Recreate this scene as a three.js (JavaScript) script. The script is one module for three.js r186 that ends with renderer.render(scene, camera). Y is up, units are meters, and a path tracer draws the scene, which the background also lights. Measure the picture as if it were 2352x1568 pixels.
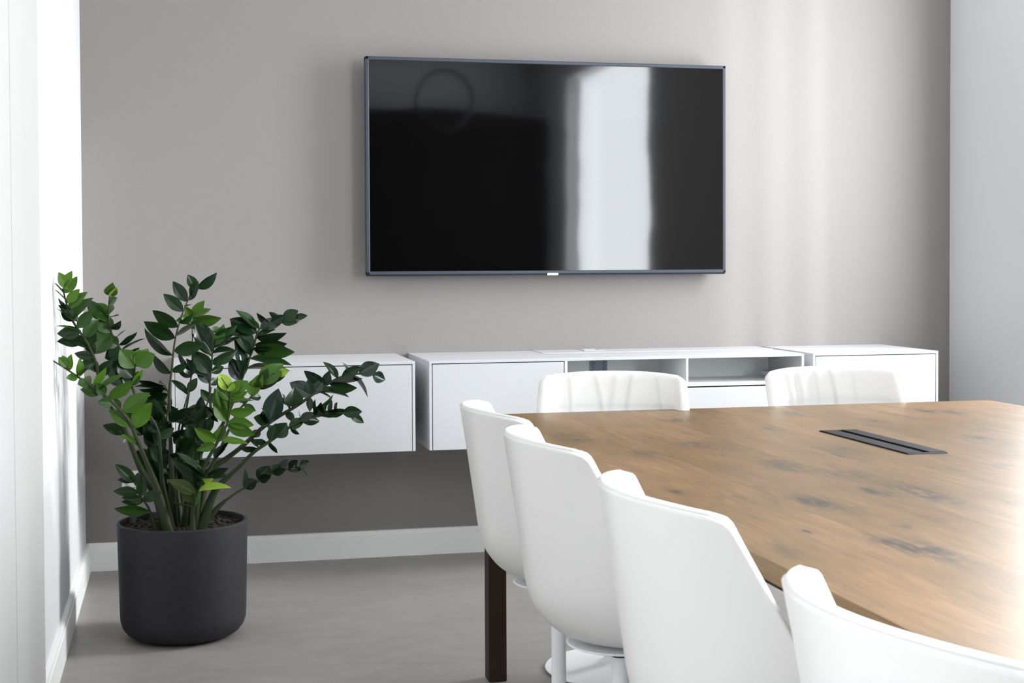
import * as THREE from 'three';
import { RoundedBoxGeometry } from 'three/addons/geometries/RoundedBoxGeometry.js';
import { mergeGeometries } from 'three/addons/utils/BufferGeometryUtils.js';
import { ImprovedNoise } from 'three/addons/math/ImprovedNoise.js';
import { RectAreaLightUniformsLib } from 'three/addons/lights/RectAreaLightUniformsLib.js';

// ---------------------------------------------------------------- camera, sky, light, exposure
const scene = new THREE.Scene();
const renderer = new THREE.WebGLRenderer({ antialias: true });
renderer.shadowMap.enabled = true;
renderer.shadowMap.type = THREE.PCFSoftShadowMap;
renderer.toneMapping = THREE.LinearToneMapping;
renderer.toneMappingExposure = 1.27;

const camera = new THREE.PerspectiveCamera(26.505, 2352 / 1568, 0.05, 60);
camera.setViewOffset(2352, 1568, 0, 95, 2352, 1568);        // lens shifted a little, as in the photograph
{
  const right = new THREE.Vector3(0.97444, -0.0046, 0.2246).normalize();
  const forward = new THREE.Vector3(0.2245, -0.0264, -0.9741).normalize();
  const up = new THREE.Vector3().crossVectors(right, forward).normalize();
  right.crossVectors(forward, up);
  camera.quaternion.setFromRotationMatrix(new THREE.Matrix4().makeBasis(right, up, forward.clone().negate()));
  camera.position.set(0.3442, 1.1465, 5.6059);
}
camera.focus = 5.0;
camera.userData.fStop = 14;
scene.add(camera);

scene.background = new THREE.Color(0.86, 0.93, 1.0);        // overcast sky
scene.backgroundIntensity = 1.5;

RectAreaLightUniformsLib.init();
const WALL_X = 3.5526, WALL_T = 0.2, ROOM_Z = 7.5, CEIL = 2.95;
const WINDOWS = [{ z0: 0.68, z1: 1.5, y0: 0.9, y1: 2.66, power: 17.5, tint: [0.955, 0.98, 1.0], mullions: [[0.99, 1.042], [1.212, 1.248]] }, { z0: 4.23, z1: 6.42, y0: 0.9, y1: 2.66, power: 13.5, tint: [0.92, 0.96, 1.0], mullions: [] }];
for (const w of WINDOWS) {                                  // daylight in each window, just inside the glass
  const l = new THREE.RectAreaLight(new THREE.Color(...w.tint), w.power, w.z1 - w.z0 - 0.1, w.y1 - w.y0 - 0.01);
  l.position.set(WALL_X + 0.1, (w.y0 + w.y1) / 2, (w.z0 + w.z1) / 2);
  l.rotation.y = Math.PI / 2;
  l.name = 'window_daylight';
  scene.add(l);
}
const SUN_ON = true;
if (SUN_ON) {                                               // hazy low light that comes in askew through the near window
  const s = new THREE.DirectionalLight(new THREE.Color(1, 0.98, 0.95), 0.85);
  s.position.set(WALL_X + 6, 2.6, 1 + 7.2); s.target.position.set(WALL_X, 1.0, 1.0);
  s.castShadow = true; s.shadow.radius = 5; s.shadow.mapSize.set(2048, 2048);
  Object.assign(s.shadow.camera, { left: -8, right: 8, top: 6, bottom: -6, near: 0.1, far: 30 });
  scene.add(s, s.target); s.name = 'low_sun';
  const b = new THREE.DirectionalLight(new THREE.Color(0.98, 0.99, 1), 3.4);        // broad bright patch of sky straight across from the near window
  b.position.set(WALL_X + 8, 4.4, 1 + 1.6); b.target.position.set(WALL_X, 1.6, 1.0);
  b.castShadow = true; b.shadow.radius = 45; b.shadow.mapSize.set(2048, 2048); Object.assign(b.shadow.camera, { left: -8, right: 8, top: 6, bottom: -6, near: 0.1, far: 30 });
  scene.add(b, b.target); b.name = 'bright_sky';
}

// ---------------------------------------------------------------- helpers
let seed = 7;
const rnd = () => { seed = (seed * 1664525 + 1013904223) % 4294967296; return seed / 4294967296; };
const noise = new ImprovedNoise();
const fbm = (x, y, z, oct = 4) => { let a = 0, k = 1, f = 1; for (let i = 0; i < oct; i++) { a += k * noise.noise(x * f, y * f, z + 11.3 * i); k *= 0.5; f *= 2.03; } return a; };
const smooth = (a, b, x) => { const t = Math.min(1, Math.max(0, (x - a) / (b - a))); return t * t * (3 - 2 * t); };
const counts = {};
const numbered = (n) => { const k = counts[n] = (counts[n] ?? -1) + 1; return k ? `${n}_${String(k).padStart(3, '0')}` : n; };
function tag(o, label, category, group) { o.userData.label = label; o.userData.category = category; if (group) o.userData.group = group; return o; }
function thing(name, label, category, [x, y, z] = [0, 0, 0], turn = 0, group) {
  const o = new THREE.Group(); o.name = numbered(name); o.position.set(x, y, z); o.rotation.y = turn; scene.add(o);
  return tag(o, label, category, group);
}
function part(name, geo, mat, parent, label) {
  const g = Array.isArray(geo) ? merge(geo) : geo;
  const m = new THREE.Mesh(g, mat); m.castShadow = m.receiveShadow = true;
  m.name = numbered(name); parent.add(m);
  if (label) m.userData.label = label;
  return m;
}
function struct(name, geo, mat, parent = scene) { const m = part(name, geo, mat, parent); if (parent === scene) m.userData.kind = 'structure'; return m; }
function merge(list) {
  const clean = list.map((g) => { const h = g.index ? g.toNonIndexed() : g; for (const k of Object.keys(h.attributes)) if (!['position', 'normal', 'uv'].includes(k)) h.deleteAttribute(k); return h; });
  return mergeGeometries(clean);
}
// a box given by its bounds, edges rounded by r; uv in metres
function box(x0, x1, y0, y1, z0, z1, r = 0) {
  const w = x1 - x0, h = y1 - y0, d = z1 - z0;
  let g = r > 0 ? new RoundedBoxGeometry(w, h, d, 2, Math.min(r, w / 2.02, h / 2.02, d / 2.02)) : new THREE.BoxGeometry(w, h, d);
  g.translate((x0 + x1) / 2, (y0 + y1) / 2, (z0 + z1) / 2);
  const p = g.attributes.position, n = g.attributes.normal, uv = g.attributes.uv;
  for (let i = 0; i < p.count; i++) {
    const ax = Math.abs(n.getX(i)), ay = Math.abs(n.getY(i)), az = Math.abs(n.getZ(i));
    if (ay >= ax && ay >= az) uv.setXY(i, p.getX(i), p.getZ(i)); else if (ax >= az) uv.setXY(i, p.getZ(i), p.getY(i)); else uv.setXY(i, p.getX(i), p.getY(i));
  }
  return g;
}
const cyl = (r0, r1, y0, y1, seg = 32, open = false) => new THREE.CylinderGeometry(r1, r0, y1 - y0, seg, 1, open).translate(0, (y0 + y1) / 2, 0);
const lathe = (pts, seg = 64) => new THREE.LatheGeometry(pts.map(([r, y]) => new THREE.Vector2(r, y)), seg);
// data texture from a function (u, v in 0..1) -> [r, g, b] in 0..255
function texture(w, h, f, { srgb = true, repeat = [1, 1] } = {}) {
  const d = new Uint8Array(w * h * 4);
  for (let j = 0; j < h; j++) for (let i = 0; i < w; i++) {
    const c = f((i + 0.5) / w, (j + 0.5) / h), k = 4 * (j * w + i);
    d[k] = Math.max(0, Math.min(255, c[0])); d[k + 1] = Math.max(0, Math.min(255, c[1])); d[k + 2] = Math.max(0, Math.min(255, c[2])); d[k + 3] = 255;
  }
  const t = new THREE.DataTexture(d, w, h); t.magFilter = THREE.LinearFilter; t.minFilter = THREE.LinearMipmapLinearFilter; t.generateMipmaps = true;
  t.wrapS = t.wrapT = THREE.RepeatWrapping; t.repeat.set(...repeat); if (srgb) t.colorSpace = THREE.SRGBColorSpace; t.needsUpdate = true;
  return t;
}
const std = (c, o = {}) => new THREE.MeshStandardMaterial({ color: new THREE.Color().setRGB(...c), roughness: 0.6, ...o });
const phys = (c, o = {}) => new THREE.MeshPhysicalMaterial({ color: new THREE.Color().setRGB(...c), roughness: 0.5, ...o });

// ---------------------------------------------------------------- materials
const weave = texture(512, 512, (u, v) => { const a = 128 + 60 * fbm(u * 64, v * 64, 3, 2) + 40 * (rnd() - 0.5); return [a, a, a]; }, { srgb: false, repeat: [2.2, 2.2] });
const M = {
  taupe: std([0.262, 0.244, 0.235], { roughness: 0.62, bumpMap: weave, bumpScale: 0.0006 }),
  white: std([0.74, 0.745, 0.75], { roughness: 0.85 }),
  trim: std([0.97, 0.97, 0.955], { roughness: 0.45 }),
  casing: std([0.6, 0.6, 0.585], { roughness: 0.5 }),
  lacquer: phys([0.58, 0.59, 0.605], { roughness: 0.42 }),
  shell: phys([0.785, 0.772, 0.755], { roughness: 0.3 }),
  leather: std([0.83, 0.825, 0.8], { roughness: 0.6 }),
  steel: phys([0.92, 0.93, 0.94], { roughness: 0.35 }),
  black: std([0.02, 0.02, 0.022], { roughness: 0.6 }),
  gap: std([0.03, 0.03, 0.04], { roughness: 0.9 }),
  inside: std([0.93, 0.95, 0.95], { roughness: 0.5 }),
  walnut: phys([0.028, 0.013, 0.007], { roughness: 0.55, specularIntensity: 0.6 }),
};
{
  const floorMap = texture(1024, 1024, (u, v) => {
    const a = fbm(u * 5, v * 9, 1, 4), b = fbm(u * 30, v * 60, 5, 3), g = rnd() - 0.5;
    const t = 1 + 0.05 * a + 0.04 * b + 0.05 * g; return [149 * t, 145.5 * t, 141.5 * t];
  }, { repeat: [0.33, 0.33] });
  M.floor = new THREE.MeshStandardMaterial({ map: floorMap, roughness: 0.42 });
}

// ---------------------------------------------------------------- the room
const X0 = -0.25, X1 = WALL_X + WALL_T, Z0 = -0.25, Z1 = ROOM_Z + 0.25;
struct('floor', box(X0, X1, -0.2, 0, Z0, Z1), M.floor);
struct('ceiling', box(X0, X1, CEIL, CEIL + 0.2, Z0, Z1), M.white);
struct('wall_back', box(0, WALL_X, 0, CEIL, -0.25, 0), M.taupe);
struct('wall_left', box(X0, 0, 0, CEIL, Z0, Z1), M.white);
struct('wall_front', box(0, WALL_X, 0, CEIL, ROOM_Z, ROOM_Z + 0.25), M.white);
{
  const g = [], [a, b] = WINDOWS;
  for (const [z0, z1] of [[Z0, a.z0], [a.z1, b.z0], [b.z1, Z1]]) g.push(box(WALL_X, X1, 0, CEIL, z0, z1));
  for (const w of WINDOWS) g.push(box(WALL_X, X1, w.y1, CEIL, w.z0, w.z1), box(WALL_X, X1, 0, w.y0, w.z0, w.z1));
  struct('wall_right', g, M.white);
}
const glass = phys([1, 1, 1], { roughness: 0, transmission: 1, thickness: 0, ior: 1.5 });
WINDOWS.forEach((w, i) => {
  const x = WALL_X + 0.12, root = new THREE.Group(); root.name = `window_${i + 1}`; root.userData.kind = 'structure'; scene.add(root);
  const f = 0.05, g = [box(x, x + 0.06, w.y0, w.y0 + f, w.z0, w.z1), box(x, x + 0.06, w.y1 - f, w.y1, w.z0, w.z1), box(x, x + 0.06, w.y0, w.y1, w.z0, w.z0 + f), box(x, x + 0.06, w.y0, w.y1, w.z1 - f, w.z1)];
  for (const [a, b] of w.mullions) g.push(box(x, x + 0.06, w.y0, w.y1, a, b));
  struct('window_frame', g, M.trim, root);
  struct('window_pane', box(x + 0.025, x + 0.029, w.y0 + f, w.y1 - f, w.z0 + f, w.z1 - f), glass, root);
});
// skirting: a plain board with a small stepped and rounded top, extruded along the wall
function skirting(len) {
  const s = new THREE.Shape(); s.moveTo(0, 0); s.lineTo(0.0175, 0); s.lineTo(0.0175, 0.086); s.lineTo(0.0145, 0.088); s.lineTo(0.0145, 0.094);
  s.quadraticCurveTo(0.014, 0.1037, 0.006, 0.1037); s.lineTo(0, 0.1037);
  return new THREE.ExtrudeGeometry(s, { depth: len, bevelEnabled: false, curveSegments: 6 });
}
struct('baseboard_back', skirting(WALL_X).rotateY(-Math.PI / 2).translate(WALL_X, 0, 0), M.trim);
struct('baseboard_left', skirting(1.86), M.trim);
struct('baseboard_right', skirting(WINDOWS[0].z0).rotateY(Math.PI).translate(WALL_X, 0, WINDOWS[0].z0), M.trim);
// door casing on the left wall: rounded outer bead, flat band, step, then the door leaf
{
  const s = new THREE.Shape(); s.moveTo(0, 1.865); s.lineTo(0.012, 1.865); s.quadraticCurveTo(0.02, 1.9, 0.02, 1.95); s.quadraticCurveTo(0.02, 2.1, 0.014, 2.2);
  s.lineTo(0.02, 2.24); s.lineTo(0.02, 2.3); s.quadraticCurveTo(0.026, 2.33, 0.026, 2.38); s.lineTo(0.026, 2.596); s.lineTo(0, 2.596); s.closePath();
  const g = new THREE.ExtrudeGeometry(s, { depth: 2.2, bevelEnabled: false, curveSegments: 8 });   // shape (x, z) extruded up
  g.applyMatrix4(new THREE.Matrix4().set(1, 0, 0, 0, 0, 0, 1, 0, 0, 1, 0, 0, 0, 0, 0, 1));
  { const ix = g.index ? g.index.array : null, p = g.attributes.position, n = g.attributes.normal;
    if (ix) for (let i = 0; i < ix.length; i += 3) [ix[i], ix[i + 1]] = [ix[i + 1], ix[i]];
    else for (const a of [p, n, g.attributes.uv]) for (let i = 0; i < a.count; i += 3) for (let k = 0; k < a.itemSize; k++) { const q = a.array, u = i * a.itemSize + k, v = u + a.itemSize; [q[u], q[v]] = [q[v], q[u]]; } }
  struct('trim_1', g, M.casing);
  const d = new THREE.Group(); d.name = 'door_1'; d.userData.kind = 'structure'; scene.add(d);
  struct('door_leaf', box(0, 0.026, 0.01, 2.2, 2.602, 3.5, 0.002), M.casing, d);
  struct('door_head', box(0, 0.028, 2.202, 2.36, 1.865, 3.7, 0.003), M.casing, d);
}
// dark wardrobe across the end wall behind the camera, seen only as a dark shape in the television
{
  const w = thing('wardrobe', 'dark brown wardrobe across the end wall, seen only as a dark reflection in the television', 'wardrobe', [0, 0, 0]);
  const m = phys([0.006, 0.003, 0.003], { roughness: 0.6, specularIntensity: 0.4 });
  part('carcass', box(0.02, 3.53, 0, 2.43, 7.04, ROOM_Z - 0.005), m, w);
  for (let i = 0; i < 4; i++) { const x = 0.02 + i * 0.8775; const d = part('door', box(x + 0.002, x + 0.8755, 0.06, 2.42, 7.018, 7.038, 0.002), m, w); part('handle', box(x + 0.8, x + 0.812, 1.0, 1.25, 6.995, 7.018, 0.003), M.black, d); }
}
// ring lamp hung over the table, seen only in the television
{
  const l = thing('ring_pendant', 'thin dark ring pendant lamp, seen only as an outline in the television reflection', 'lamp', [2.16, 2.26, 4.5]);
  const ring = new THREE.TorusGeometry(0.225, 0.012, 12, 72); ring.scale(1, 0.92, 1); ring.rotateZ(0.5); ring.rotateY(-0.2);
  part('ring', ring, std([0.1, 0.1, 0.11], { roughness: 0.4, metalness: 0.5 }), l);
  part('cable', cyl(0.002, 0.002, 0.2, CEIL - 2.26, 8), M.black, l);
  part('ceiling_cup', cyl(0.05, 0.05, CEIL - 2.26 - 0.025, CEIL - 2.26), M.white, l);
}

// ---------------------------------------------------------------- wall-hung sideboards
const D = 0.4837, TOP = 0.7923, BOT = 0.4705, T = 0.01;
function carcass(x0, x1, o, flapFrom) {
  part('side_panel', box(x0, x0 + T, BOT, TOP - T, 0.001, D, 0.0012), M.lacquer, o);
  part('side_panel', box(x1 - T, x1, BOT, TOP - T, 0.001, D, 0.0012), M.lacquer, o);
  if (flapFrom === undefined) part('top_panel', box(x0, x1, TOP - T, TOP, 0.001, D, 0.0012), M.lacquer, o);
  else {
    part('top_panel', [box(x0, x1, TOP - T, TOP, 0.19, D, 0.0012), box(x0, flapFrom - 0.002, TOP - T, TOP, 0.001, 0.1905, 0.0012)], M.lacquer, o);
    const f = part('cable_flap', box(flapFrom, x1, TOP - T, TOP + 0.0015, 0.001, 0.1875, 0.0012), M.lacquer, o);
    part('cable_outlet', [box(1.905, 1.985, TOP + 0.0015, TOP + 0.004, 0.012, 0.03, 0.001), box(1.905, 1.985, TOP + 0.0015, TOP + 0.004, 0.085, 0.104, 0.001), box(1.905, 1.918, TOP + 0.0015, TOP + 0.004, 0.03, 0.085, 0.001), box(1.972, 1.985, TOP + 0.0015, TOP + 0.004, 0.03, 0.085, 0.001)], M.lacquer, f);
  }
  part('bottom_panel', box(x0 + T, x1 - T, BOT + 0.002, BOT + T + 0.002, 0.001, D - 0.022, 0), M.lacquer, o);
  part('back_panel', box(x0 + T, x1 - T, BOT + T + 0.002, TOP - T, 0.001, 0.012), M.lacquer, o);
}
function door(x0, x1, o) { return part('door', box(x0, x1, BOT, TOP - T - 0.003, D - 0.019, D - 0.0005, 0.0012), M.lacquer, o); }
{
  const a = thing('sideboard', 'white wall-hung sideboard at left, partly hidden behind the potted plant', 'sideboard');
  carcass(0.3195, 1.1677, a); door(0.3195 + T + 0.002, 1.1677 - T - 0.002, a);
  const b = thing('sideboard', 'long white wall-hung sideboard with open shelves under the television', 'sideboard');
  carcass(1.2183, 2.6653, b, 1.715); door(1.2183 + T + 0.003, 1.7185, b);
  part('divider', box(1.722, 1.732, BOT + 0.014, TOP - T, 0.012, D, 0.0012), M.inside, b);
  part('shelf', box(1.732, 2.6553, 0.6775, 0.6865, 0.012, D, 0.0012), M.inside, b);
  part('divider', box(2.1915, 2.2, 0.6865, TOP - T, 0.012, D, 0.0012), M.inside, b);
  part('inner_back_panel', box(1.732, 2.6553, 0.6865, TOP - T, 0.15, 0.165), M.inside, b);
  const dr = part('drawer', [box(1.735, 2.6523, BOT, 0.6725, D - 0.019, D - 0.0005, 0.0012), box(1.745, 2.643, BOT + 0.02, 0.64, 0.03, D - 0.019)], M.lacquer, b);
  const pl = part('socket_plate', box(1.907, 1.979, 0.688, 0.765, 0.165, 0.169, 0.001), std([0.3, 0.34, 0.42], { roughness: 0.5 }), b, 'dark grey metal cable plate with four round knockouts');
  const ringM = std([0.02, 0.022, 0.03], { roughness: 0.7 });
  for (const [x, y, s] of [[1.918, 0.748, 1], [1.918, 0.729, 1], [1.968, 0.748, -1], [1.968, 0.729, -1], [1.918, 0.71, 1], [1.968, 0.71, -1]])
    part('knockout', new THREE.TorusGeometry(0.0062, 0.0008, 6, 24, Math.PI * 1.35).rotateZ(s > 0 ? -Math.PI * 0.7 : Math.PI * 0.35).translate(x, y, 0.1695), ringM, pl);
  const c = thing('sideboard', 'white wall-hung sideboard at right, next to the bare right wall', 'sideboard');
  carcass(2.7017, 3.2285, c); door(2.7017 + T + 0.002, 3.2285 - T - 0.002, c);
  const dish = thing('dish', 'small white shallow dish on the open shelf, half hidden behind the right chair', 'dish', [2.637, 0.6865, 0.29]);
  part('bowl', lathe([[0, 0.006], [0.03, 0.006], [0.05, 0.014], [0.062, 0.027], [0.0645, 0.027], [0.053, 0.012], [0.032, 0.0035], [0, 0.0035]], 40), M.lacquer, dish);
  part('foot', cyl(0.03, 0.032, 0, 0.0036, 32), M.gap, dish, 'dark foot ring');
}

// ---------------------------------------------------------------- television
{
  const x0 = 1.0468, x1 = 2.5043, y0 = 1.0944, y1 = 1.9314, z = 0.089;
  const tv = thing('television', 'large black flat-screen television mounted on the grey-brown wall above the sideboards', 'television', [0, 0, 0]);
  const rim = phys([0.06, 0.069, 0.085], { roughness: 0.4, metalness: 0.55 });
  const bar = (ax, bx, ay, by) => box(ax, bx, ay, by, z - 0.04, z, 0.003);
  part('bezel', [bar(x0, x1, y1 - 0.014, y1), bar(x0, x1, y0 + 0.004, y0 + 0.018), bar(x0, x0 + 0.014, y0 + 0.004, y1), bar(x1 - 0.014, x1, y0 + 0.004, y1)], rim, tv);
  part('lower_edge', box(x0 + 0.002, x1 - 0.002, y0 - 0.001, y0 + 0.0042, z - 0.036, z - 0.006, 0.002), std([0.03, 0.035, 0.045], { roughness: 0.4, metalness: 0.4 }), tv);
  // the glass is not quite flat: slow waves make the reflected window bend
  const sg = new THREE.PlaneGeometry(x1 - x0 - 0.027, y1 - y0 - 0.03, 160, 96); const p = sg.attributes.position;
  for (let i = 0; i < p.count; i++) p.setZ(i, 0.00016 * Math.sin(p.getY(i) * 13 + 0.6) * Math.sin(p.getX(i) * 5 + 1) + 0.0002 * fbm(p.getX(i) * 2.2, p.getY(i) * 5, 4, 2));
  sg.computeVertexNormals(); sg.translate((x0 + x1) / 2, (y0 + y1) / 2 + 0.002, z - 0.0025);
  part('screen', sg, phys([0.001, 0.001, 0.0012], { roughness: 0.05, ior: 1.52 }), tv);
  part('rear_housing', [box(x0 + 0.006, x1 - 0.006, y0 + 0.006, y1 - 0.006, z - 0.05, z - 0.006, 0.004), box(x0 + 0.25, x1 - 0.25, y0 + 0.08, y1 - 0.25, z - 0.068, z - 0.05, 0.006)], M.black, tv);
  part('wall_mount', [box(1.5, 2.05, 1.35, 1.42, 0.0, z - 0.066), box(1.5, 2.05, 1.6, 1.67, 0.0, z - 0.066)], M.black, tv);
  const cv = document.createElement('canvas'); cv.width = 256; cv.height = 52; const c = cv.getContext('2d');
  c.fillStyle = '#e6e8ea'; c.fillRect(0, 0, 256, 52); c.fillStyle = '#3a4048'; c.font = 'bold 27px sans-serif'; c.textAlign = 'center'; c.textBaseline = 'middle'; c.fillText('SAMSUNG', 128, 28);
  const tex = new THREE.CanvasTexture(cv); tex.colorSpace = THREE.SRGBColorSpace;
  const lg = new THREE.BoxGeometry(0.044, 0.009, 0.003); 
  part('logo_plate', lg.translate(1.7805, 1.0975, z + 0.0005), [0, 0, 0, 0, 1, 0].map((k) => k ? new THREE.MeshStandardMaterial({ map: tex, roughness: 0.4 }) : std([0.7, 0.72, 0.74])), tv, 'pale maker plate with dark lettering');
}
// wall socket behind the plant
{
  const s = thing('wall_socket', 'white square wall socket behind the plant, low on the grey-brown wall', 'socket', [0, 0, 0]);
  part('frame', [box(0.132, 0.212, 0.29, 0.37, 0, 0.009, 0.002)], M.trim, s);
  part('insert', [box(0.144, 0.2, 0.302, 0.358, 0.009, 0.0105, 0.001)], M.lacquer, s);
  part('recess', lathe([[0.0, 0.0015], [0.0175, 0.0015], [0.0195, 0.003], [0.0205, 0.003], [0.0205, 0.0]], 32).rotateX(Math.PI / 2).translate(0.172, 0.33, 0.0095), M.trim, s);
}

// ---------------------------------------------------------------- table
{
  const TX0 = 1.157, TX1 = 2.73, TZ0 = 1.665, TZ1 = 4.78, TY = 0.722, TH = 0.03, N = 7;
  const SPOTS = [[1.428, 3.238, 0.03, 0.07, 0.9], [1.584, 3.175, 0.018, 0.05, 1], [1.655, 3.21, 0.035, 0.12, 0.75], [1.302, 3.505, 0.008, 0.03, 0.9], [1.385, 3.64, 0.03, 0.07, 0.85], [1.42, 3.70, 0.025, 0.08, 0.8], [1.743, 2.696, 0.008, 0.04, 0.9],
    [2.386, 1.896, 0.02, 0.06, 0.9], [2.449, 1.951, 0.03, 0.05, 0.7], [1.643, 1.948, 0.04, 0.04, 0.6], [1.635, 2.968, 0.05, 0.07, 0.4], [1.226, 3.086, 0.015, 0.03, 0.6], [1.556, 2.853, 0.04, 0.09, 0.35], [1.465, 3.508, 0.012, 0.03, 0.6], [1.27, 2.288, 0.04, 0.05, 0.4], [1.34, 2.56, 0.03, 0.05, 0.4],
    [2.0, 1.86, 0.04, 0.06, 0.4], [2.15, 2.1, 0.03, 0.06, 0.45], [1.8, 2.2, 0.03, 0.08, 0.35], [1.5, 2.45, 0.04, 0.08, 0.4], [2.2, 2.5, 0.02, 0.05, 0.6], [2.35, 3.0, 0.03, 0.1, 0.5], [1.9, 3.6, 0.04, 0.12, 0.5], [1.75, 3.35, 0.015, 0.03, 0.5], [2.1, 3.2, 0.02, 0.06, 0.4]];
  const oak = texture(2048, 2048, (u, v) => {
    const x = u * (TX1 - TX0), z = v * (TZ1 - TZ0), k = Math.floor(x / ((TX1 - TX0) / N)), s = k * 7.7;
    const warp = 0.02 * fbm(x * 5, z * 1.6, s, 3);
    const g1 = fbm((x + warp) * 70, z * 3 + s, s + 1, 4), g2 = fbm((x + warp) * 260, z * 12 + s, s + 2, 2), broad = fbm(x * 6 + warp * 8, z * 2.2 + s, s + 3, 4), patch = fbm(x * 13, z * 5 + s, s + 6, 3);
    const cath = Math.sin((x + 3.2 * warp) * 220 + 5 * fbm(x * 5, z * 2.2, s + 4, 3));
    let t = 1 + 0.09 * g1 + 0.11 * g2 + 0.12 * broad + 0.07 * patch + 0.03 * cath * smooth(-0.1, 0.5, broad + patch) + 0.022 * Math.sin(k * 2.4 + 1) + 0.06 * (rnd() - 0.5), dark = 0.3 * smooth(0.35, 0.9, patch - 0.4 * broad);
    for (const [sx, sz, a, b, w] of SPOTS) {
      const dx = (x + TX0 - sx + 0.9 * warp) / a, dz = (z + TZ0 - sz) / b, q = dx * dx + dz * dz;
      if (q < 9) dark += w * Math.exp(-q * 1.1) * (0.8 + 1.1 * fbm(x * 60, z * 26, 9, 3) + 0.3 * Math.sin(q * 9 + 4 * warp * 50));
    }
    dark = Math.max(0, Math.min(1, dark)) * 0.85; t *= 1 - 0.62 * dark;
    return [130 * t * (1 - 0.07 * dark), 100 * t * (1 + 0.02 * dark), (63 + 6 * broad) * t * (1 + 0.25 * dark)];
  });
  oak.wrapS = oak.wrapT = THREE.ClampToEdgeWrapping;
  const wood = new THREE.MeshPhysicalMaterial({ map: oak, roughness: 0.4, bumpMap: oak, bumpScale: 0.0002 });
  const t = thing('conference_table', 'large oak-topped conference table with dark wooden legs, white chairs around it', 'table');
  const W = (TX1 - TX0) / N, bev = 0.0002, R = 0.012;
  for (let i = 0; i < N; i++) {
    const x0 = TX0 + i * W + 0.00003, x1 = TX0 + (i + 1) * W - 0.00003, s = new THREE.Shape(), rl = i ? 0.0005 : R, rr = i < N - 1 ? 0.0005 : R;
    const a = x0 + bev * 0.4, b = x1 - bev * 0.4, c = TZ0 + bev, d = TZ1 - bev;
    s.moveTo(a + rl, c); s.lineTo(b - rr, c); s.quadraticCurveTo(b, c, b, c + rr); s.lineTo(b, d - rr); s.quadraticCurveTo(b, d, b - rr, d); s.lineTo(a + rl, d); s.quadraticCurveTo(a, d, a, d - rl); s.lineTo(a, c + rl); s.quadraticCurveTo(a, c, a + rl, c);
    if (i === 3) { const h = new THREE.Path(); h.moveTo(1.9, 2.285); h.lineTo(1.9, 2.72); h.lineTo(1.98, 2.72); h.lineTo(1.98, 2.285); h.closePath(); s.holes.push(h); }
    const g = new THREE.ExtrudeGeometry(s, { depth: TH - 2 * bev, bevelThickness: bev, bevelSize: bev * 0.4, bevelSegments: 2, curveSegments: 5 });
    g.applyMatrix4(new THREE.Matrix4().set(1, 0, 0, 0, 0, 0, -1, TY - bev, 0, 1, 0, 0, 0, 0, 0, 1));
    const p = g.attributes.position, uv = g.attributes.uv, nn = g.attributes.normal;
    for (let j = 0; j < p.count; j++) uv.setXY(j, (p.getX(j) - TX0 + (Math.abs(nn.getX(j)) > 0.7 ? (TY - p.getY(j)) * 1 : 0)) / (TX1 - TX0), (p.getZ(j) - TZ0) / (TZ1 - TZ0));
    part('plank', g, wood, t);
  }
  for (const [x, z] of [[1.160, 1.712], [2.677, 1.712], [1.160, 4.68], [2.677, 4.68]]) part('leg', box(x, x + 0.05, 0.0, TY - TH, z, z + 0.055, 0.003), M.walnut, t, 'dark brown square leg');
  part('apron', [box(1.26, 1.285, 0.63, TY - TH, 1.78, 4.66), box(2.605, 2.63, 0.63, TY - TH, 1.78, 4.66), box(1.285, 2.605, 0.63, TY - TH, 1.78, 1.805), box(1.285, 2.605, 0.63, TY - TH, 4.635, 4.66)], M.walnut, t);
  // cable hatch let into the top: a frame with two lids and a dark brush slot between them
  const h = part('cable_hatch', [box(1.893, 1.988, TY - 0.003, TY + 0.0025, 2.276, 2.286, 0.001), box(1.893, 1.988, TY - 0.003, TY + 0.0025, 2.719, 2.729, 0.001), box(1.9, 1.98, TY - 0.06, TY - 0.05, 2.285, 2.72)], M.black, t, 'black metal cable hatch with a brush slot');
  const lid = phys([0.012, 0.013, 0.016], { roughness: 0.6, specularIntensity: 0.45 });
  part('lid', box(1.893, 1.9335, TY - 0.003, TY + 0.0035, 2.286, 2.719, 0.001), lid, h);
  part('lid', box(1.9505, 1.988, TY - 0.003, TY + 0.0035, 2.286, 2.719, 0.001), lid, h);
  part('brush', box(1.9335, 1.9505, TY - 0.02, TY - 0.008, 2.286, 2.719), std([0.006, 0.006, 0.007], { roughness: 1 }), h);
}

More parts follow.
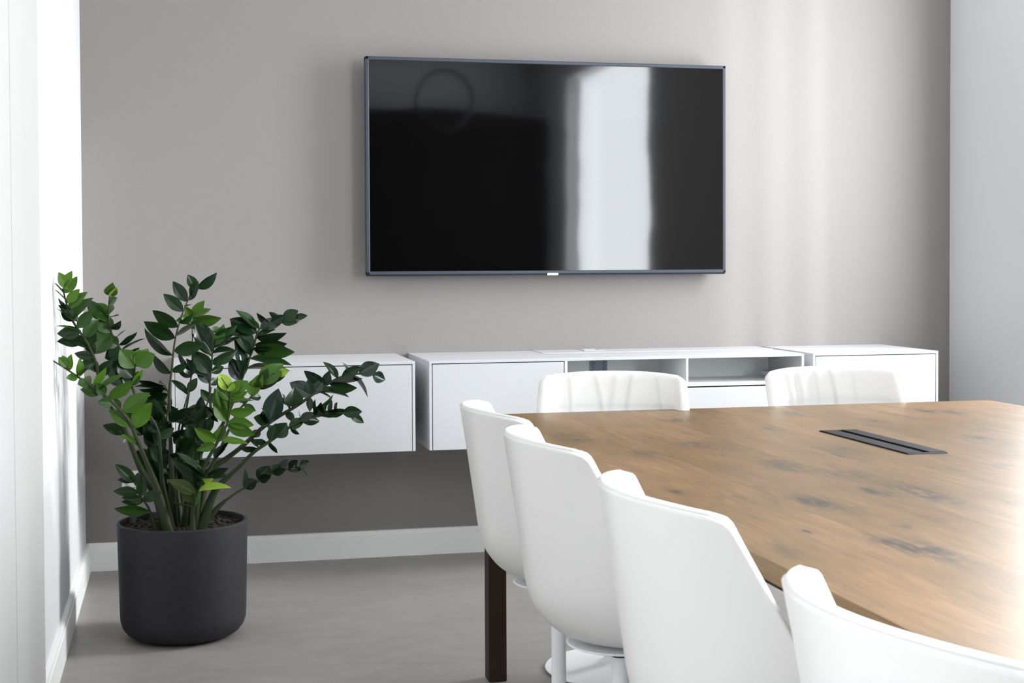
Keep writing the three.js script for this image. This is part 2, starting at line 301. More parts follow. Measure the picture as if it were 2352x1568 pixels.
// ---------------------------------------------------------------- chairs
// centre line of the seat shell from the top of the back (0) to the front of the seat (10); z forward, y up; half width, depth of the sides, how far round they turn
const PROFILE = [[-0.223, 0.820, 0.224, 0.098, 0.9], [-0.208, 0.720, 0.229, 0.131, 1.0], [-0.191, 0.600, 0.232, 0.168, 1.1], [-0.179, 0.523, 0.232, 0.193, 1.15], [-0.161, 0.482, 0.232, 0.200, 1.2], [-0.126, 0.446, 0.232, 0.193, 1.2],
  [-0.072, 0.424, 0.232, 0.169, 1.2], [0.018, 0.412, 0.230, 0.12, 1.1], [0.12, 0.418, 0.226, 0.072, 1.0], [0.2, 0.436, 0.222, 0.037, 0.9], [0.25, 0.458, 0.215, 0.017, 0.8]];
const catmull = (k, s) => {
  const n = PROFILE.length - 1, u = Math.min(n - 1e-6, Math.max(0, s * n)), i = Math.floor(u), f = u - i, P = (j) => PROFILE[Math.max(0, Math.min(n, j))][k];
  const a = P(i - 1), b = P(i), c = P(i + 1), d = P(i + 2);
  return 0.5 * (2 * b + (c - a) * f + (2 * a - 5 * b + 4 * c - d) * f * f + (3 * b - a - 3 * c + d) * f * f * f);
};
const LEAN = [8, 9, 12, 20, 23.6, 27.5, 31.7, 40, 56, 74, 90];      // degrees by which the sides stand off the centre line, from forward to up
const leanAt = (s) => { const u = Math.min(9.999, Math.max(0, s * 10)), i = Math.floor(u), f = smooth(0, 1, u - i) * 0.5 + (u - i) * 0.5; return (LEAN[i] * (1 - f) + LEAN[i + 1] * f) * Math.PI / 180; };
function shellPoint(s, t, out, lift = 0) {
  const e = 0.004, z = catmull(0, s), y = catmull(1, s), s0 = Math.max(0, s - e), s1 = Math.min(1, s + e);
  let tz = catmull(0, s1) - catmull(0, s0), ty = catmull(1, s1) - catmull(1, s0); const l = Math.hypot(tz, ty); tz /= l; ty /= l;
  const hw = catmull(2, s), dp = catmull(3, s), pm = catmull(4, s);
  const q0 = Math.max(0, 1 - s / 0.024), q1 = Math.max(0, (s - 0.955) / 0.045), cut = 1 - 0.11 * (1 - Math.sqrt(Math.max(0, 1 - q0 * q0))) - 0.18 * (1 - Math.sqrt(Math.max(0, 1 - q1 * q1)));
  const tt = t * cut, ph = pm * tt, off = dp * (1 - Math.cos(ph)) / (1 - Math.cos(pm)), w = 1 - smooth(0, 0.22, s);
  const la = leanAt(s); return out.set(hw * Math.sin(ph) / Math.sin(pm), y + off * Math.sin(la) - 0.028 * w * Math.pow(Math.abs(tt), 2.1) - lift * ty * q0, z + off * Math.cos(la) - lift * tz * q0);
}
const V = () => new THREE.Vector3(), _a = V(), _b = V(), _c = V(), _d = V();
function shellNormal(s, t, out) {
  const e = 0.006; shellPoint(Math.max(0, s - e), t, _a); shellPoint(Math.min(1, s + e), t, _b); shellPoint(s, Math.max(-1, t - e), _c); shellPoint(s, Math.min(1, t + e), _d);
  return out.crossVectors(_d.sub(_c), _b.sub(_a)).normalize().negate();     // towards the sitter
}
// a closed sheet over the shell surface between two offsets (functions of s and t)
function sheet(lo, hi, ns = 64, nt = 44, ext = 0) {
  const pos = [], idx = [], p = V(), n = V(), row = nt + 1, one = (ns + 1) * row;
  for (const f of [lo, hi]) for (let i = 0; i <= ns; i++) for (let j = 0; j <= nt; j++) {
    const s = Math.pow(i / ns, 1.15), a = j / nt * 2 - 1, t = Math.sin(a * 1.35) / Math.sin(1.35);
    shellPoint(s, t, p, ext); shellNormal(s, t, n); p.addScaledVector(n, f(s, t)); pos.push(p.x, p.y, p.z);
  }
  const quad = (a, b, c, d) => idx.push(a, b, c, a, c, d);
  for (let i = 0; i < ns; i++) for (let j = 0; j < nt; j++) {
    const a = i * row + j; quad(a, a + row, a + row + 1, a + 1); quad(one + a, one + a + 1, one + a + row + 1, one + a + row);
  }
  for (let j = 0; j < nt; j++) { quad(j, j + 1, one + j + 1, one + j); const a = ns * row + j; quad(a, one + a, one + a + 1, a + 1); }
  for (let i = 0; i < ns; i++) { const a = i * row; quad(a, one + a, one + a + row, a + row); const b = a + nt; quad(b, b + row, one + b + row, one + b); }
  const g = new THREE.BufferGeometry(); g.setAttribute('position', new THREE.Float32BufferAttribute(pos, 3)); g.setIndex(idx); g.computeVertexNormals();
  g.setAttribute('uv', new THREE.Float32BufferAttribute(new Float32Array(pos.length / 3 * 2), 2));
  return g;
}
const roundOff = (q) => (q <= 0 ? 1 : Math.sqrt(Math.max(0, 1 - q * q)));
const edge = (s, t) => roundOff(1 - s / 0.02) * roundOff((s - 0.97) / 0.03) * roundOff((Math.abs(t) - 0.94) / 0.06);
const shellGeo = sheet(() => 0, () => 0.006);
// folds of the loose leather cover: each a soft ridge with one steep side running down the back
function folds(list) {
  return (s, t) => {
    let h = 0; const w = smooth(0.0, 0.03, s) * (1 - smooth(0.24, 0.42, s)) * (1 - smooth(0.82, 0.97, Math.abs(t)));
    for (const [at, lean, amp, wide] of list) { const d = t - at - lean * s; h += 1.7 * amp * (d > 0 ? Math.exp(-d / (1.3 * wide)) : Math.exp(-(d * d) / (0.014 * 0.014 * 6))); }
    const seam = 0.004 * Math.exp(-Math.pow((s - 0.108) / 0.006, 2)) * (1 - smooth(0.8, 0.9, Math.abs(t)));
    return h * w - seam;
  };
}
const coverGeo = (f) => sheet(() => 0.0055, (s, t) => 0.0055 + (0.004 + (0.015 + f(s, t)) * edge(s, t)), 96, 110, 0.003);
const plain = coverGeo(() => 0);
const coverA = coverGeo(folds([[-0.58, 0.5, 0.006, 0.22], [-0.22, 1.0, 0.0035, 0.14], [0.08, -0.8, 0.004, 0.12], [0.3, -0.9, 0.0045, 0.16], [0.62, 0.4, 0.0015, 0.15]]));
const coverB = coverGeo(folds([[-0.62, 1.3, 0.004, 0.16], [-0.42, 1.0, 0.006, 0.2], [-0.12, 0.6, 0.005, 0.15], [0.1, 0.8, 0.0055, 0.2], [0.42, 0.3, 0.0015, 0.2]]));
const CHAIR_PARTS = {
  stem: merge([cyl(0.0168, 0.0168, 0.055, 0.3865)]), collar: cyl(0.015, 0.015, 0.3865, 0.391),
  bracket: lathe([[0, 0.391], [0.0168, 0.391], [0.0172, 0.4], [0.022, 0.406], [0.05, 0.4085], [0.1, 0.413], [0.105, 0.4155], [0.1, 0.418], [0, 0.4185]], 48),
  base: lathe([[0.0, 0.004], [0.203, 0.004], [0.2055, 0.0065], [0.203, 0.0095], [0.12, 0.0135], [0.06, 0.018], [0.036, 0.027], [0.0235, 0.042], [0.018, 0.062], [0.0168, 0.07], [0, 0.07]], 96),
  glide: cyl(0.19, 0.19, 0, 0.004, 64),
};
function makeChair(cover, label, pos, turn) {
  const c = thing('meeting_chair', label, 'chair', pos, turn, 'white meeting chairs round the table');
  part('shell', shellGeo, M.shell, c, 'smooth white moulded shell'); part('cushion', cover, M.leather, c, 'soft white leather cover');
  part('stem', CHAIR_PARTS.stem, M.steel, c); part('collar', CHAIR_PARTS.collar, M.black, c, 'thin black ring under the seat'); part('bracket', CHAIR_PARTS.bracket, M.steel, c);
  const b = part('base', CHAIR_PARTS.base, M.steel, c, 'round white base plate'); part('glide', CHAIR_PARTS.glide, M.black, b);
  return c;
}
const side = makeChair(plain, 'white shell chair in the left row, farthest from the viewer, beside the dark table leg', [1.187, 0, 2.41], Math.PI / 2);
[['white shell chair in the left row, second from the far end, overlapping the farthest one', 1.167, 2.95, -0.02],
  ['white shell chair in the left row, third from the far end, centre foreground', 1.164, 3.61, 0],
  ['white shell chair nearest the viewer, cut off by the bottom right corner', 1.146, 4.345, 0.04]].forEach(([label, x, z, a]) => {
  const c = side.clone(); c.name = numbered('meeting_chair'); c.position.set(x, 0, z); c.rotation.y = Math.PI / 2 + a; c.userData.label = label; scene.add(c);
});
makeChair(coverA, 'white chair with creased leather cover at the far table end, the left one', [1.53, 0, 1.72], -0.28).scale.x = 0.95;
makeChair(coverB, 'white chair with creased leather cover at the far table end, the right one', [2.246, 0, 1.72], -0.04).scale.x = 0.95;

// stems of the plant, in millimetres: foot thickness, path, and leaves [tone, place along the stem, tip offset x y z, width, roll]
const STEMS = [
  { foot: 7.5, path: [[303,325,1080],[278,433,1092],[237,511,1111],[209,582,1131],[185,655,1154],[122,779,1202],[108,863,1235],[81,930,1266],[51,982,1293],[37,1028,1316],[28,1077,1340]],
    leaves: [['b',0.996,-23,44,-1,23,0.11],['b',1.000,24,45,-4,21,-0.22],['b',0.973,34,43,3,23,0.67],['b',0.912,33,38,-2,21,0.02],['b',0.882,49,43,6,28,-0.47],['m',0.809,48,62,-3,33,-0.64],['m',0.761,42,48,7,26,0.15],['m',0.703,35,52,-3,30,-0.11],['m',0.960,-26,34,9,21,1.28],['m',0.921,-29,34,8,22,1.35],['d',0.875,-34,29,0,23,-1.34],['m',0.815,-43,27,-2,22,1.33],['b',0.741,-58,20,9,26,1.25],['d',0.798,-46,46,9,30,0.60],['d',0.800,-30,32,-3,21,-0.04],['d',0.746,-61,-8,1,30,-0.52],['d',0.703,-74,-5,-1,31,-0.73],['m',0.680,-41,13,-5,18,1.16],['d',0.661,-57,26,3,26,0.61],['d',0.621,-49,8,-1,21,-0.51],['d',0.599,-42,-14,1,25,-0.15],['d',0.666,18,36,-8,20,-0.16],['d',0.623,-15,53,6,23,-0.09],['d',0.558,-27,48,-3,23,-0.09],['d',0.538,36,50,5,27,-0.11],['d',0.361,-18,-7,-40,20,-0.13],['d',0.385,-61,23,9,26,-0.10]] },
  { foot: 6.5, path: [[309,325,1000],[290,439,1005],[271,531,1012],[250,635,1022],[196,794,1041],[177,849,1048],[170,890,1054],[146,938,1061],[139,993,1069],[145,1067,1080]],
    leaves: [['b',0.975,9,32,35,29,0.23],['y',0.973,22,23,33,19,1.10],['m',0.939,26,17,37,21,-0.04],['m',0.889,7,31,-23,21,-0.21],['b',0.891,-32,29,-21,24,-0.03],['m',0.862,-63,54,-2,35,-0.65],['m',0.844,-51,36,3,26,0.65],['m',0.778,-35,48,1,40,-0.07],['m',0.769,-76,4,10,33,0.04],['m',0.771,-45,-56,10,38,-0.04],['m',0.687,-35,21,11,31,-0.22],['d',0.637,-43,-17,-3,38,0.09],['d',0.681,-22,-42,4,31,0.02],['d',0.873,26,1,-41,20,-1.26],['d',0.804,30,17,41,23,1.34],['d',0.734,37,27,4,19,-1.32],['d',0.688,52,35,-3,27,1.28],['d',0.640,64,39,2,32,-1.33],['d',0.607,50,23,1,23,1.35],['d',0.510,-57,-10,2,31,-0.23],['d',0.451,-48,-16,-2,28,0.01],['d',0.220,-40,17,1,21,-0.12]] },
  { foot: 5.5, path: [[317,325,1100],[292,489,1113],[287,592,1127],[281,647,1136],[209,780,1165],[217,824,1174],[219,851,1180]],
    leaves: [['b',0.914,-40,50,-4,44,0.03],['b',0.979,51,28,4,41,0.15],['b',0.990,11,40,-9,27,-0.06],['b',0.938,35,49,-3,30,0.19],['b',0.707,28,37,-1,19,0.91],['d',0.722,-70,55,-1,51,-0.04],['d',0.767,-41,51,4,41,0.09],['m',0.679,16,39,-1,24,-0.05],['d',0.660,-28,30,12,24,0.24],['d',0.478,-20,33,-10,27,-0.23],['d',0.416,39,29,-4,21,0.23],['d',0.256,-28,42,8,24,0.19]] },
  { foot: 7.0, path: [[310,325,1140],[273,484,1162],[239,582,1190],[209,665,1218],[201,685,1226],[156,744,1254],[126,775,1272],[81,810,1297],[47,838,1318],[-5,878,1350]],
    leaves: [['b',0.935,-19,27,4,20,0.03],['b',0.912,-14,37,-19,21,-0.05],['b',0.905,8,44,19,20,-0.49],['b',0.835,-29,0,31,18,-0.12],['b',0.840,10,48,7,21,0.78],['m',0.829,40,35,20,24,-0.99],['m',0.761,-20,1,43,26,-0.08],['m',0.667,-52,11,6,28,-0.01],['b',0.737,-19,23,-32,23,-0.21],['b',0.726,36,49,4,26,1.03],['b',0.685,63,44,8,32,-0.97],['m',0.637,-19,33,23,25,0.13],['b',0.600,64,46,8,33,0.79],['m',0.556,-34,4,30,25,-0.21],['b',0.499,74,49,1,37,-0.15],['m',0.512,-20,36,14,20,0.13],['b',0.328,50,69,-4,40,-0.19],['b',0.358,-57,46,7,30,-0.07],['b',0.250,-51,37,1,27,0.88]] },
  { foot: 5.0, path: [[319,325,920],[303,459,908],[298,563,894],[305,650,880],[310,735,864],[300,756,860]],
    leaves: [['d',0.833,-94,21,-1,40,1.11],['d',0.784,-62,-16,-4,27,-0.63],['d',0.947,-75,-10,8,32,-1.22],['d',1.000,-14,9,-47,21,1.12],['d',1.000,-79,18,-2,34,-1.35],['d',0.702,-101,13,-3,43,0.70],['d',0.640,-55,34,3,31,-0.01],['d',0.600,-68,22,4,29,0.01],['d',0.536,-39,33,-2,29,0.17],['d',0.464,-36,10,19,25,-0.16],['d',0.387,-21,42,-6,25,-0.22],['d',0.293,-17,27,35,22,0.20],['d',0.273,-22,-27,-24,18,0.18]] },
  { foot: 5.5, path: [[323,325,1020],[319,474,1017],[318,560,1013],[316,646,1010],[318,617,1008],[314,740,1002],[324,826,997],[333,905,992],[347,960,988],[371,1025,984],[399,1069,980]],
    leaves: [['d',1.000,62,39,4,31,0.96],['d',0.995,-22,40,-4,25,0.14],['d',0.940,23,44,10,21,-0.08],['d',0.903,-39,59,-5,28,-0.18],['d',0.913,27,35,-3,19,0.85],['d',0.855,-54,51,3,29,-0.07],['d',0.874,21,10,-27,15,-0.94],['d',0.779,-69,51,4,36,-0.78],['d',0.801,41,23,4,20,1.00],['d',0.716,-87,48,-1,42,-0.80],['d',0.728,59,31,-6,28,-0.89],['d',0.643,-82,74,7,47,-1.25],['d',0.660,84,16,-3,36,0.59],['d',0.575,-55,53,3,32,-1.02],['d',0.582,45,22,-3,21,0.72],['d',0.489,6,-27,-29,17,-0.89]] },
  { foot: 4.5, path: [[329,325,960],[334,464,953],[340,568,945],[368,698,933],[383,802,921],[387,899,910],[385,977,900]],
    leaves: [['b',1.000,37,47,7,23,0.08],['b',1.000,57,20,0,26,-0.57],['b',0.977,85,2,5,36,0.90],['b',0.970,-33,17,21,20,-0.09],['b',0.985,-45,-5,2,20,-0.02],['b',0.916,2,46,2,23,0.23],['b',0.985,-17,36,21,22,-0.04],['m',0.954,-25,2,32,18,0.20],['m',0.924,29,22,31,22,0.06]] },
  { foot: 6.5, path: [[336,325,960],[355,464,958],[369,568,955],[439,627,952],[440,711,949],[439,767,947],[447,851,944],[447,935,940]],
    leaves: [['d',0.866,-47,90,0,41,-0.06],['g',0.893,-27,78,-4,36,-0.22],['d',0.860,-51,70,9,37,0.59],['m',0.917,37,60,6,30,0.67],['d',0.952,74,35,4,34,0.87],['d',0.899,79,34,6,36,-1.00],['d',0.875,67,14,-5,29,-0.83],['d',0.834,73,25,-3,32,0.82],['d',0.771,-48,66,2,41,-0.17],['d',0.762,-73,43,-3,33,0.22],['w',0.714,-35,55,-4,29,-0.22],['d',0.774,39,17,-14,20,0.20],['d',0.952,78,13,-3,33,-0.87],['m',0.988,30,12,-29,21,-0.19],['d',0.821,32,5,-22,25,0.03],['d',0.705,30,18,-31,21,0.19],['d',0.571,-27,36,2,21,-0.17]] },
  { foot: 6.5, path: [[364,325,900],[393,454,895],[415,558,888],[471,617,882],[515,706,874],[544,780,868],[566,837,862],[584,886,857],[599,933,853],[660,957,846],[718,970,840]],
    leaves: [['d',0.993,37,5,17,16,0.19],['d',0.984,25,-17,-39,21,1.06],['d',0.926,46,28,-1,30,-0.06],['d',0.911,50,-6,10,26,-0.11],['d',0.920,-35,25,-15,19,-0.85],['d',0.861,-41,29,-3,21,-1.02],['g',0.802,72,25,-2,33,-0.25],['d',0.861,45,24,3,22,0.19],['d',0.800,-71,54,10,38,0.80],['d',0.768,-78,45,8,41,0.17],['d',0.624,-50,105,-3,49,0.47],['w',0.625,-33,56,8,26,-0.07],['d',0.799,-27,27,-22,18,0.48],['d',0.727,55,34,6,27,-0.84],['d',0.739,91,8,3,38,1.16],['d',0.693,96,0,4,40,0.98],['d',0.663,56,1,8,24,1.00],['d',0.669,31,-23,41,24,-1.00],['m',0.671,122,-16,-1,52,0.96],['d',0.602,124,-19,9,53,-0.89],['d',0.542,133,-1,-5,56,-1.16],['w',0.480,-30,71,-3,36,-0.21],['w',0.494,-16,123,9,52,0.89],['d',0.657,59,1,30,28,-1.10],['d',0.526,-20,37,20,29,0.06]] },
  { foot: 6.0, path: [[382,325,1120],[410,515,1138],[450,597,1153],[486,668,1169],[487,684,1172],[491,762,1189],[468,804,1200]],
    leaves: [['y',0.839,-25,48,-6,31,0.10],['y',0.833,10,26,36,19,0.90],['b',0.714,-28,80,8,38,0.07],['b',0.504,-34,59,-5,36,-0.04],['b',0.826,30,33,6,24,0.18],['b',0.808,51,37,3,34,-0.11],['b',0.794,50,14,5,22,1.05],['b',0.751,64,16,-3,28,-1.12],['b',0.703,68,3,8,29,0.75],['b',0.500,71,-9,6,28,-0.05],['b',0.477,76,-30,9,34,0.63],['b',0.495,-30,99,6,44,-1.00],['b',0.366,-66,33,-2,31,-0.66],['b',0.355,19,47,0,26,0.05],['b',0.368,80,-10,9,34,-0.91],['b',0.341,-53,-14,6,21,-0.21],['b',0.775,-35,38,4,20,0.10]] },
  { foot: 5.5, path: [[390,325,1060],[425,490,1057],[459,557,1054],[525,691,1048],[560,729,1046],[594,772,1043],[656,805,1040]],
    leaves: [['b',0.683,14,53,4,33,-0.25],['b',0.729,21,55,10,28,-0.17],['b',0.815,64,61,2,47,-0.20],['y',0.968,32,11,26,21,0.03],['d',0.767,58,15,-4,25,-0.58],['d',0.658,35,4,-21,22,-0.16],['d',0.896,47,7,6,22,0.13],['d',0.781,31,53,5,26,0.50],['b',0.767,8,27,39,21,0.07],['m',0.563,34,-19,4,17,0.05],['b',0.578,-17,34,42,24,-0.94],['d',0.293,18,44,6,20,-0.81],['d',0.297,41,53,9,28,-1.06]] },
  { foot: 7.5, path: [[390,325,1040],[432,500,1035],[486,540,1032],[534,576,1030],[596,631,1025],[644,663,1022],[700,694,1018],[749,726,1015],[792,756,1011],[835,776,1008],[899,792,1004],[956,787,1000]],
    leaves: [['g',0.985,38,-17,-10,29,0.10],['g',0.915,60,28,5,37,-0.00],['d',0.836,58,33,7,26,-0.05],['d',0.821,-41,53,3,28,0.68],['d',0.872,-20,41,16,20,1.02],['g',0.738,-62,46,6,32,-0.83],['w',0.735,9,43,21,23,-0.14],['g',0.748,104,10,0,44,-0.92],['d',0.764,79,-21,5,34,0.84],['d',0.673,97,-7,3,41,-1.01],['w',0.643,-62,39,-3,40,-0.08],['d',0.632,-4,51,-3,23,-0.24],['w',0.648,30,44,-1,26,0.09],['d',0.541,-1,54,9,40,-0.00],['d',0.541,-55,31,9,27,0.85],['g',0.517,-20,48,-4,22,0.96],['w',0.405,28,98,1,47,-0.07],['d',0.400,-17,49,35,26,1.23],['d',0.401,-45,20,27,30,0.21],['g',0.371,2,47,-12,23,-0.19],['d',0.629,-1,-41,17,18,-0.22],['d',0.881,54,-60,2,34,-1.16],['d',0.501,18,-26,33,19,-0.13],['g',0.389,30,-38,4,21,-0.69],['d',0.312,19,-25,23,16,-0.54],['d',0.676,48,-21,-5,22,-1.11],['d',0.317,26,16,-31,21,-0.03]] },
  { foot: 6.5, path: [[399,325,1120],[450,457,1120],[489,497,1120],[523,527,1120],[566,569,1120],[617,602,1120],[658,631,1120],[706,659,1120],[781,679,1120],[829,681,1120],[863,677,1120]],
    leaves: [['d',0.991,40,-27,0,20,0.09],['d',0.920,56,4,5,28,0.04],['d',0.807,62,10,-2,26,0.86],['d',0.836,8,35,-27,19,-1.03],['d',0.872,0,33,37,21,-1.35],['d',0.770,-9,47,14,21,-1.34],['d',0.800,-14,35,38,23,-1.35],['d',0.753,40,32,-4,25,0.11],['d',0.744,65,63,7,38,1.35],['d',0.701,36,25,10,22,-0.23],['d',0.704,54,-1,-4,27,-0.16],['d',0.701,0,24,-42,20,1.33],['d',0.630,45,24,-3,25,-0.01],['d',0.533,32,40,2,38,0.13],['d',0.494,16,50,8,25,-0.11],['d',0.638,24,-18,28,17,1.05],['d',0.491,23,-37,-19,20,1.12],['d',0.474,-38,14,18,19,-0.87],['d',0.423,-52,8,7,22,-1.05],['d',0.772,66,1,-3,28,-0.73]] },
  { foot: 3.8, path: [[411,325,980],[469,387,970],[528,426,955],[578,447,942],[628,471,928],[686,485,911],[722,488,900]],
    leaves: [['d',0.991,27,20,37,21,-0.24],['w',0.835,25,29,34,22,0.01],['g',0.741,27,35,1,22,-0.20],['d',0.655,26,27,-21,22,-0.17],['d',0.962,29,-22,28,19,-1.22],['d',0.811,45,-4,-5,18,-0.18],['d',0.683,37,14,23,19,0.23],['d',0.535,31,43,-1,38,-0.08],['d',0.544,30,16,24,22,0.04],['d',0.383,36,23,1,30,-0.21],['g',0.379,1,57,-3,24,0.94]] },
  { foot: 4.0, path: [[278,325,1120],[249,416,1129],[227,452,1140],[214,495,1154],[206,510,1160]],
    leaves: [['d',0.732,-53,54,4,34,0.14],['d',0.795,-46,6,0,21,0.13],['d',0.556,-68,7,0,29,-0.02],['m',0.441,-29,-9,1,29,0.24],['d',0.455,-52,2,3,21,-0.24],['m',0.205,-95,10,3,40,-0.76],['d',0.406,51,24,35,32,0.09],['d',0.646,2,37,-19,24,0.10],['d',0.369,-60,1,-3,25,-0.63],['d',0.468,4,62,9,31,0.18]] },
  { foot: 4.5, path: [[343,325,980],[331,503,975],[339,599,971],[344,639,969],[358,691,967],[372,742,964],[386,804,960]],
    leaves: [['d',0.810,-46,47,-3,28,0.84],['d',0.836,25,41,-1,22,-0.07],['d',0.963,-41,26,-3,20,-0.66],['d',0.975,-14,49,7,30,-0.09],['d',0.546,-27,46,-3,22,-0.20],['d',0.611,40,13,-5,18,-1.12],['d',1.000,-42,63,8,32,-1.32],['d',0.524,36,18,-11,25,-0.16],['d',0.590,33,-20,19,21,0.07],['d',0.334,-13,12,39,21,-0.03],['d',0.286,23,32,-15,32,0.00]] },
  { foot: 5.0, path: [[356,325,1060],[375,492,1056],[392,607,1050],[404,660,1047],[431,720,1043],[442,764,1040]],
    leaves: [['d',0.639,1,60,7,25,-0.20],['d',0.645,41,23,1,25,-0.05],['d',0.600,-37,25,1,18,0.12],['d',0.787,32,27,-2,22,-0.06],['d',0.655,17,-25,-36,20,-0.78],['d',0.573,-45,-5,0,22,-0.20],['d',0.755,32,-48,3,25,1.05],['d',0.329,-34,43,9,33,-0.03],['d',0.365,37,26,-5,24,-0.17],['d',0.398,-23,41,14,28,-0.14],['d',0.388,28,50,-5,28,-0.20],['d',0.271,11,54,1,31,0.12],['g',0.200,11,61,-1,38,0.08]] },
  { foot: 4.0, path: [[376,325,1160],[389,441,1175],[409,496,1191],[425,517,1200]],
    leaves: [['y',0.447,89,17,8,38,-0.84],['d',0.795,66,4,8,28,-0.67],['m',0.251,17,61,2,27,1.01],['m',0.429,15,71,3,31,-0.85],['d',0.727,46,28,-1,23,1.11],['d',0.555,-32,30,-15,27,0.19],['o',0.409,-75,45,7,37,0.09],['m',0.234,-69,18,-34,33,1.28],['y',0.699,24,7,44,21,0.97],['o',0.301,-44,33,1,23,-0.49],['m',0.276,2,40,43,25,-1.07],['d',0.732,-29,36,-8,30,-0.07],['d',0.457,-39,89,6,41,-0.73],['d',0.831,-91,53,-1,44,-0.82],['d',0.699,-65,81,3,44,0.80],['d',0.934,59,19,7,26,0.68]] },
];

// ---------------------------------------------------------------- potted plant
{
  const plant = thing('potted_plant', 'tall green plant with glossy paired leaves in a dark round pot in the left corner', 'plant', [0.351, 0, 1.04]);
  const pits = []; for (let i = 0; i < 85; i++) pits.push([0.04 + 0.24 * Math.pow(rnd(), 0.7), 0.1 + 0.62 * rnd() * rnd() ** 0.3, 0.0012 + 0.004 * rnd() ** 3, 1.2 + 2.2 * rnd()]);
  const potMap = texture(2048, 640, (u, v) => {
    let t = 1 + 0.14 * fbm(u * 40, v * 16, 2, 4) + 0.1 * fbm(u * 6, v * 3, 4, 3) + 0.06 * (rnd() - 0.5), hole = 0;
    for (const [pu, pv, r, e] of pits) { const dx = (u - pu) / (r * e), dy = (v - pv) / (r * 1.7); if (dx * dx + dy * dy < 1 + 1.2 * noise.noise(u * 300, v * 140, 1)) hole = 1; }
    t *= hole ? 0.35 : 1; return [29 * t, 28.5 * t, 33 * t];
  });
  const concrete = new THREE.MeshStandardMaterial({ map: potMap, roughness: 0.7, bumpMap: potMap, bumpScale: 0.0015 });
  const potGeo = lathe([[0, 0.002], [0.13, 0.002], [0.152, 0.007], [0.170, 0.018], [0.183, 0.035], [0.189, 0.055], [0.1905, 0.08], [0.1955, 0.3], [0.197, 0.352], [0.1955, 0.3555], [0.1885, 0.3565], [0.1855, 0.354], [0.184, 0.31], [0.18, 0.2], [0, 0.2]], 96);
  for (let i = 0; i < potGeo.attributes.uv.count; i++) potGeo.attributes.uv.setY(i, potGeo.attributes.position.getY(i) / 0.37);
  part('pot', potGeo, concrete, plant, 'dark grey rough concrete pot');
  const soilMat = std([0.03, 0.021, 0.015], { roughness: 0.95 });
  const sg = new THREE.CircleGeometry(0.1835, 64, 0, Math.PI * 2).rotateX(-Math.PI / 2).translate(0, 0.334, 0), grains = [sg];
  for (let i = 0; i < 620; i++) {
    const r = 0.181 * Math.sqrt(rnd()), a = rnd() * 6.283, k = 0.004 + 0.005 * rnd(), g = new THREE.IcosahedronGeometry(k, 1); const p = g.attributes.position;
    g.scale(1, 0.75, 0.9); g.rotateY(rnd() * 6); g.translate(r * Math.cos(a), 0.334 + 0.004 * rnd(), r * Math.sin(a)); grains.push(g);
  }
  const soil = part('soil', grains, soilMat, plant, 'dark crumbly soil'); soil.userData.kind = 'stuff';
  // leaf blades: pointed oval, folded a little along the midrib, tip bent back; a few variants share three geometries
  const blade = (bend, fold, wave) => {
    const g = new THREE.PlaneGeometry(1, 1, 6, 10), p = g.attributes.position;
    for (let i = 0; i < p.count; i++) {
      const v = p.getY(i) + 0.5, a = p.getX(i) * 2, w = Math.pow(Math.sin(Math.PI * Math.pow(v, 0.9)), 0.88) * (1 - 0.08 * v);
      p.setXYZ(i, a * 0.5 * w, v, fold * Math.abs(a) * w + bend * v * v + wave * Math.sin(v * 9) * a * a * w - bend * 0.25 * v);
    }
    g.computeVertexNormals(); return g;
  };
  const BLADES = [blade(-0.14, 0.16, 0.02), blade(0.1, 0.12, -0.02), blade(-0.26, 0.2, 0.015), blade(-0.05, 0.1, 0.03)];
  const leafMat = (c, r) => new THREE.MeshPhysicalMaterial({ color: new THREE.Color().setRGB(...c), roughness: r, specularIntensity: r < 0.2 ? 1 : 0.5, side: THREE.DoubleSide, transmission: 0.12, thickness: 0 });
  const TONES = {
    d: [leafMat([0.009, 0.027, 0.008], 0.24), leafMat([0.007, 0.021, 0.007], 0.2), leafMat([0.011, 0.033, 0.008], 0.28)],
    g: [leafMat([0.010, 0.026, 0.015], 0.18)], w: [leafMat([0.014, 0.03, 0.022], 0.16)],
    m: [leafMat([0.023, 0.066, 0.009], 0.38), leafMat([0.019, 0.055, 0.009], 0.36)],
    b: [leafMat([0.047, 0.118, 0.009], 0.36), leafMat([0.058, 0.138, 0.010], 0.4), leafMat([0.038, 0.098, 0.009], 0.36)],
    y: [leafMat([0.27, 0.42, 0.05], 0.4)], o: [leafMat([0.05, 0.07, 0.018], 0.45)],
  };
  const stemMats = [phys([0.018, 0.03, 0.009], { roughness: 0.5, specularIntensity: 0.5 }), phys([0.026, 0.034, 0.013], { roughness: 0.55, specularIntensity: 0.5 })];
  const up = new THREE.Vector3(), x = V(), y = V(), z = V(), eye = new THREE.Vector3(0, 0.3, 1).normalize();
  STEMS.forEach(({ foot, path, leaves }, si) => {
    const pts = path.map(([a, b, c]) => new THREE.Vector3(a / 1000 - 0.351, b / 1000, c / 1000 - 1.04));
    const n = pts.length, curve = new THREE.CatmullRomCurve3(pts, false, 'centripetal');
    // tapering stem
    const NS = 40, NR = 8, fr = curve.computeFrenetFrames(NS, false), pos = [], idx = [];
    for (let i = 0; i <= NS; i++) {
      const c = curve.getPointAt(i / NS), r = (1.4 * foot * (1 - 0.8 * (i / NS)) + 9 * Math.max(0, 1 - 3 * i / NS)) / 1000;
      for (let j = 0; j < NR; j++) { const a = j / NR * 6.2832; up.copy(c).addScaledVector(fr.normals[i], r * Math.cos(a)).addScaledVector(fr.binormals[i], r * Math.sin(a)); pos.push(up.x, up.y, up.z); }
    }
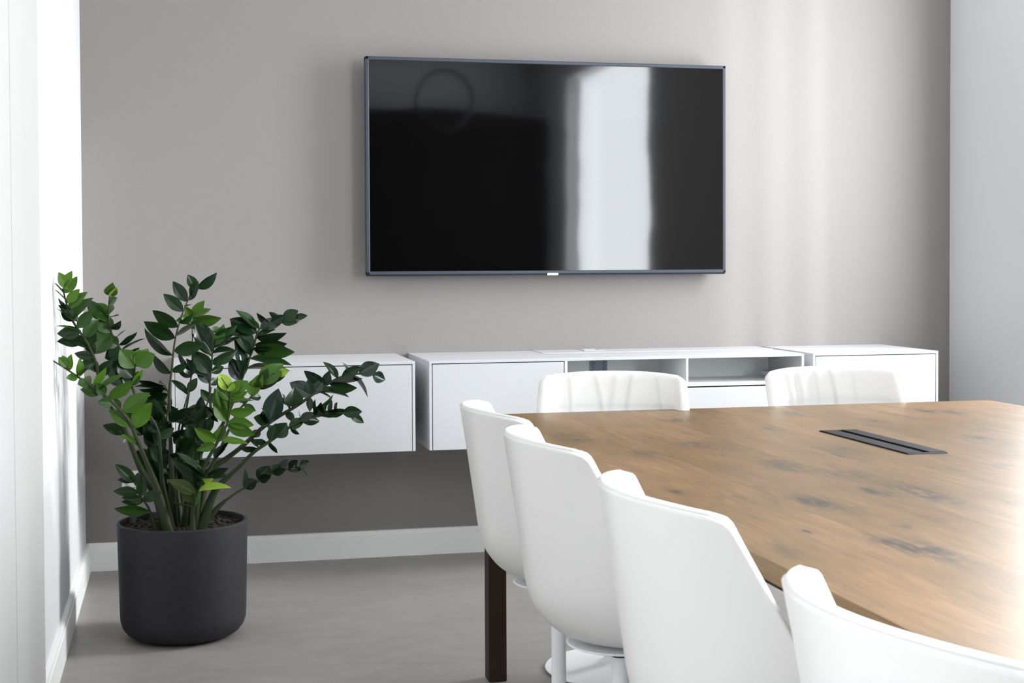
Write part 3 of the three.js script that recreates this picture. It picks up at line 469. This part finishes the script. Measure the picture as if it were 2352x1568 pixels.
    for (let i = 0; i < NS; i++) for (let j = 0; j < NR; j++) { const a = i * NR + j, b = i * NR + (j + 1) % NR; idx.push(a, b, b + NR, a, b + NR, a + NR); }
    const g = new THREE.BufferGeometry(); g.setAttribute('position', new THREE.Float32BufferAttribute(pos, 3)); g.setIndex(idx); g.computeVertexNormals();
    const stem = part('stem', g, stemMats[si % 2], plant);
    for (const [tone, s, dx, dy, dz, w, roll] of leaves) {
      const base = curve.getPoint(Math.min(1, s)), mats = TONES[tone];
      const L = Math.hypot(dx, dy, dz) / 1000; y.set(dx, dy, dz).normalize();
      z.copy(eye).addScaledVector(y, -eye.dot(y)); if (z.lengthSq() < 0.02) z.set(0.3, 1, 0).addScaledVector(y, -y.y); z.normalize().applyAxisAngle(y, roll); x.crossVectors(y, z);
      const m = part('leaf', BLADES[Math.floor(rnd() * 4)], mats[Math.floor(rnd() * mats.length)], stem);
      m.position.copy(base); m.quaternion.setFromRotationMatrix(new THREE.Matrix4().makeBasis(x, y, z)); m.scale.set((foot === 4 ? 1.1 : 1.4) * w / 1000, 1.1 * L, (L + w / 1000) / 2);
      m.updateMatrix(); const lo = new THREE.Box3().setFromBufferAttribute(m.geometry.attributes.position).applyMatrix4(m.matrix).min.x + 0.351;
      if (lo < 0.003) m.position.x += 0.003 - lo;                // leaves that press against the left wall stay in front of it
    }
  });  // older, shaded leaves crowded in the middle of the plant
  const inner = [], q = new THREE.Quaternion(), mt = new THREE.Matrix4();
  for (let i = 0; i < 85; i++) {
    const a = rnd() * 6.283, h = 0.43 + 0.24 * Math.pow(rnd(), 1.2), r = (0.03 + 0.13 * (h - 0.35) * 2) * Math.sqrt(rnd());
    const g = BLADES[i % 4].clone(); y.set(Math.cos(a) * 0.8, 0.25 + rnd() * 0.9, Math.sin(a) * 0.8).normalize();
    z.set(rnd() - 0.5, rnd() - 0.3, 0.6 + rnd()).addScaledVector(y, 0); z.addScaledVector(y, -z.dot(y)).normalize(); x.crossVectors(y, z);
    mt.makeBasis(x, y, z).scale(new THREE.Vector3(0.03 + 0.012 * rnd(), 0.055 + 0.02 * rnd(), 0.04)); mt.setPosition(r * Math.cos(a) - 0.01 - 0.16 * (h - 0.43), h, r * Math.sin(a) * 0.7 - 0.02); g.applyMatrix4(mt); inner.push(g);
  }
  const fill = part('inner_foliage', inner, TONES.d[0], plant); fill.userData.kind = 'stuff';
}

renderer.render(scene, camera);
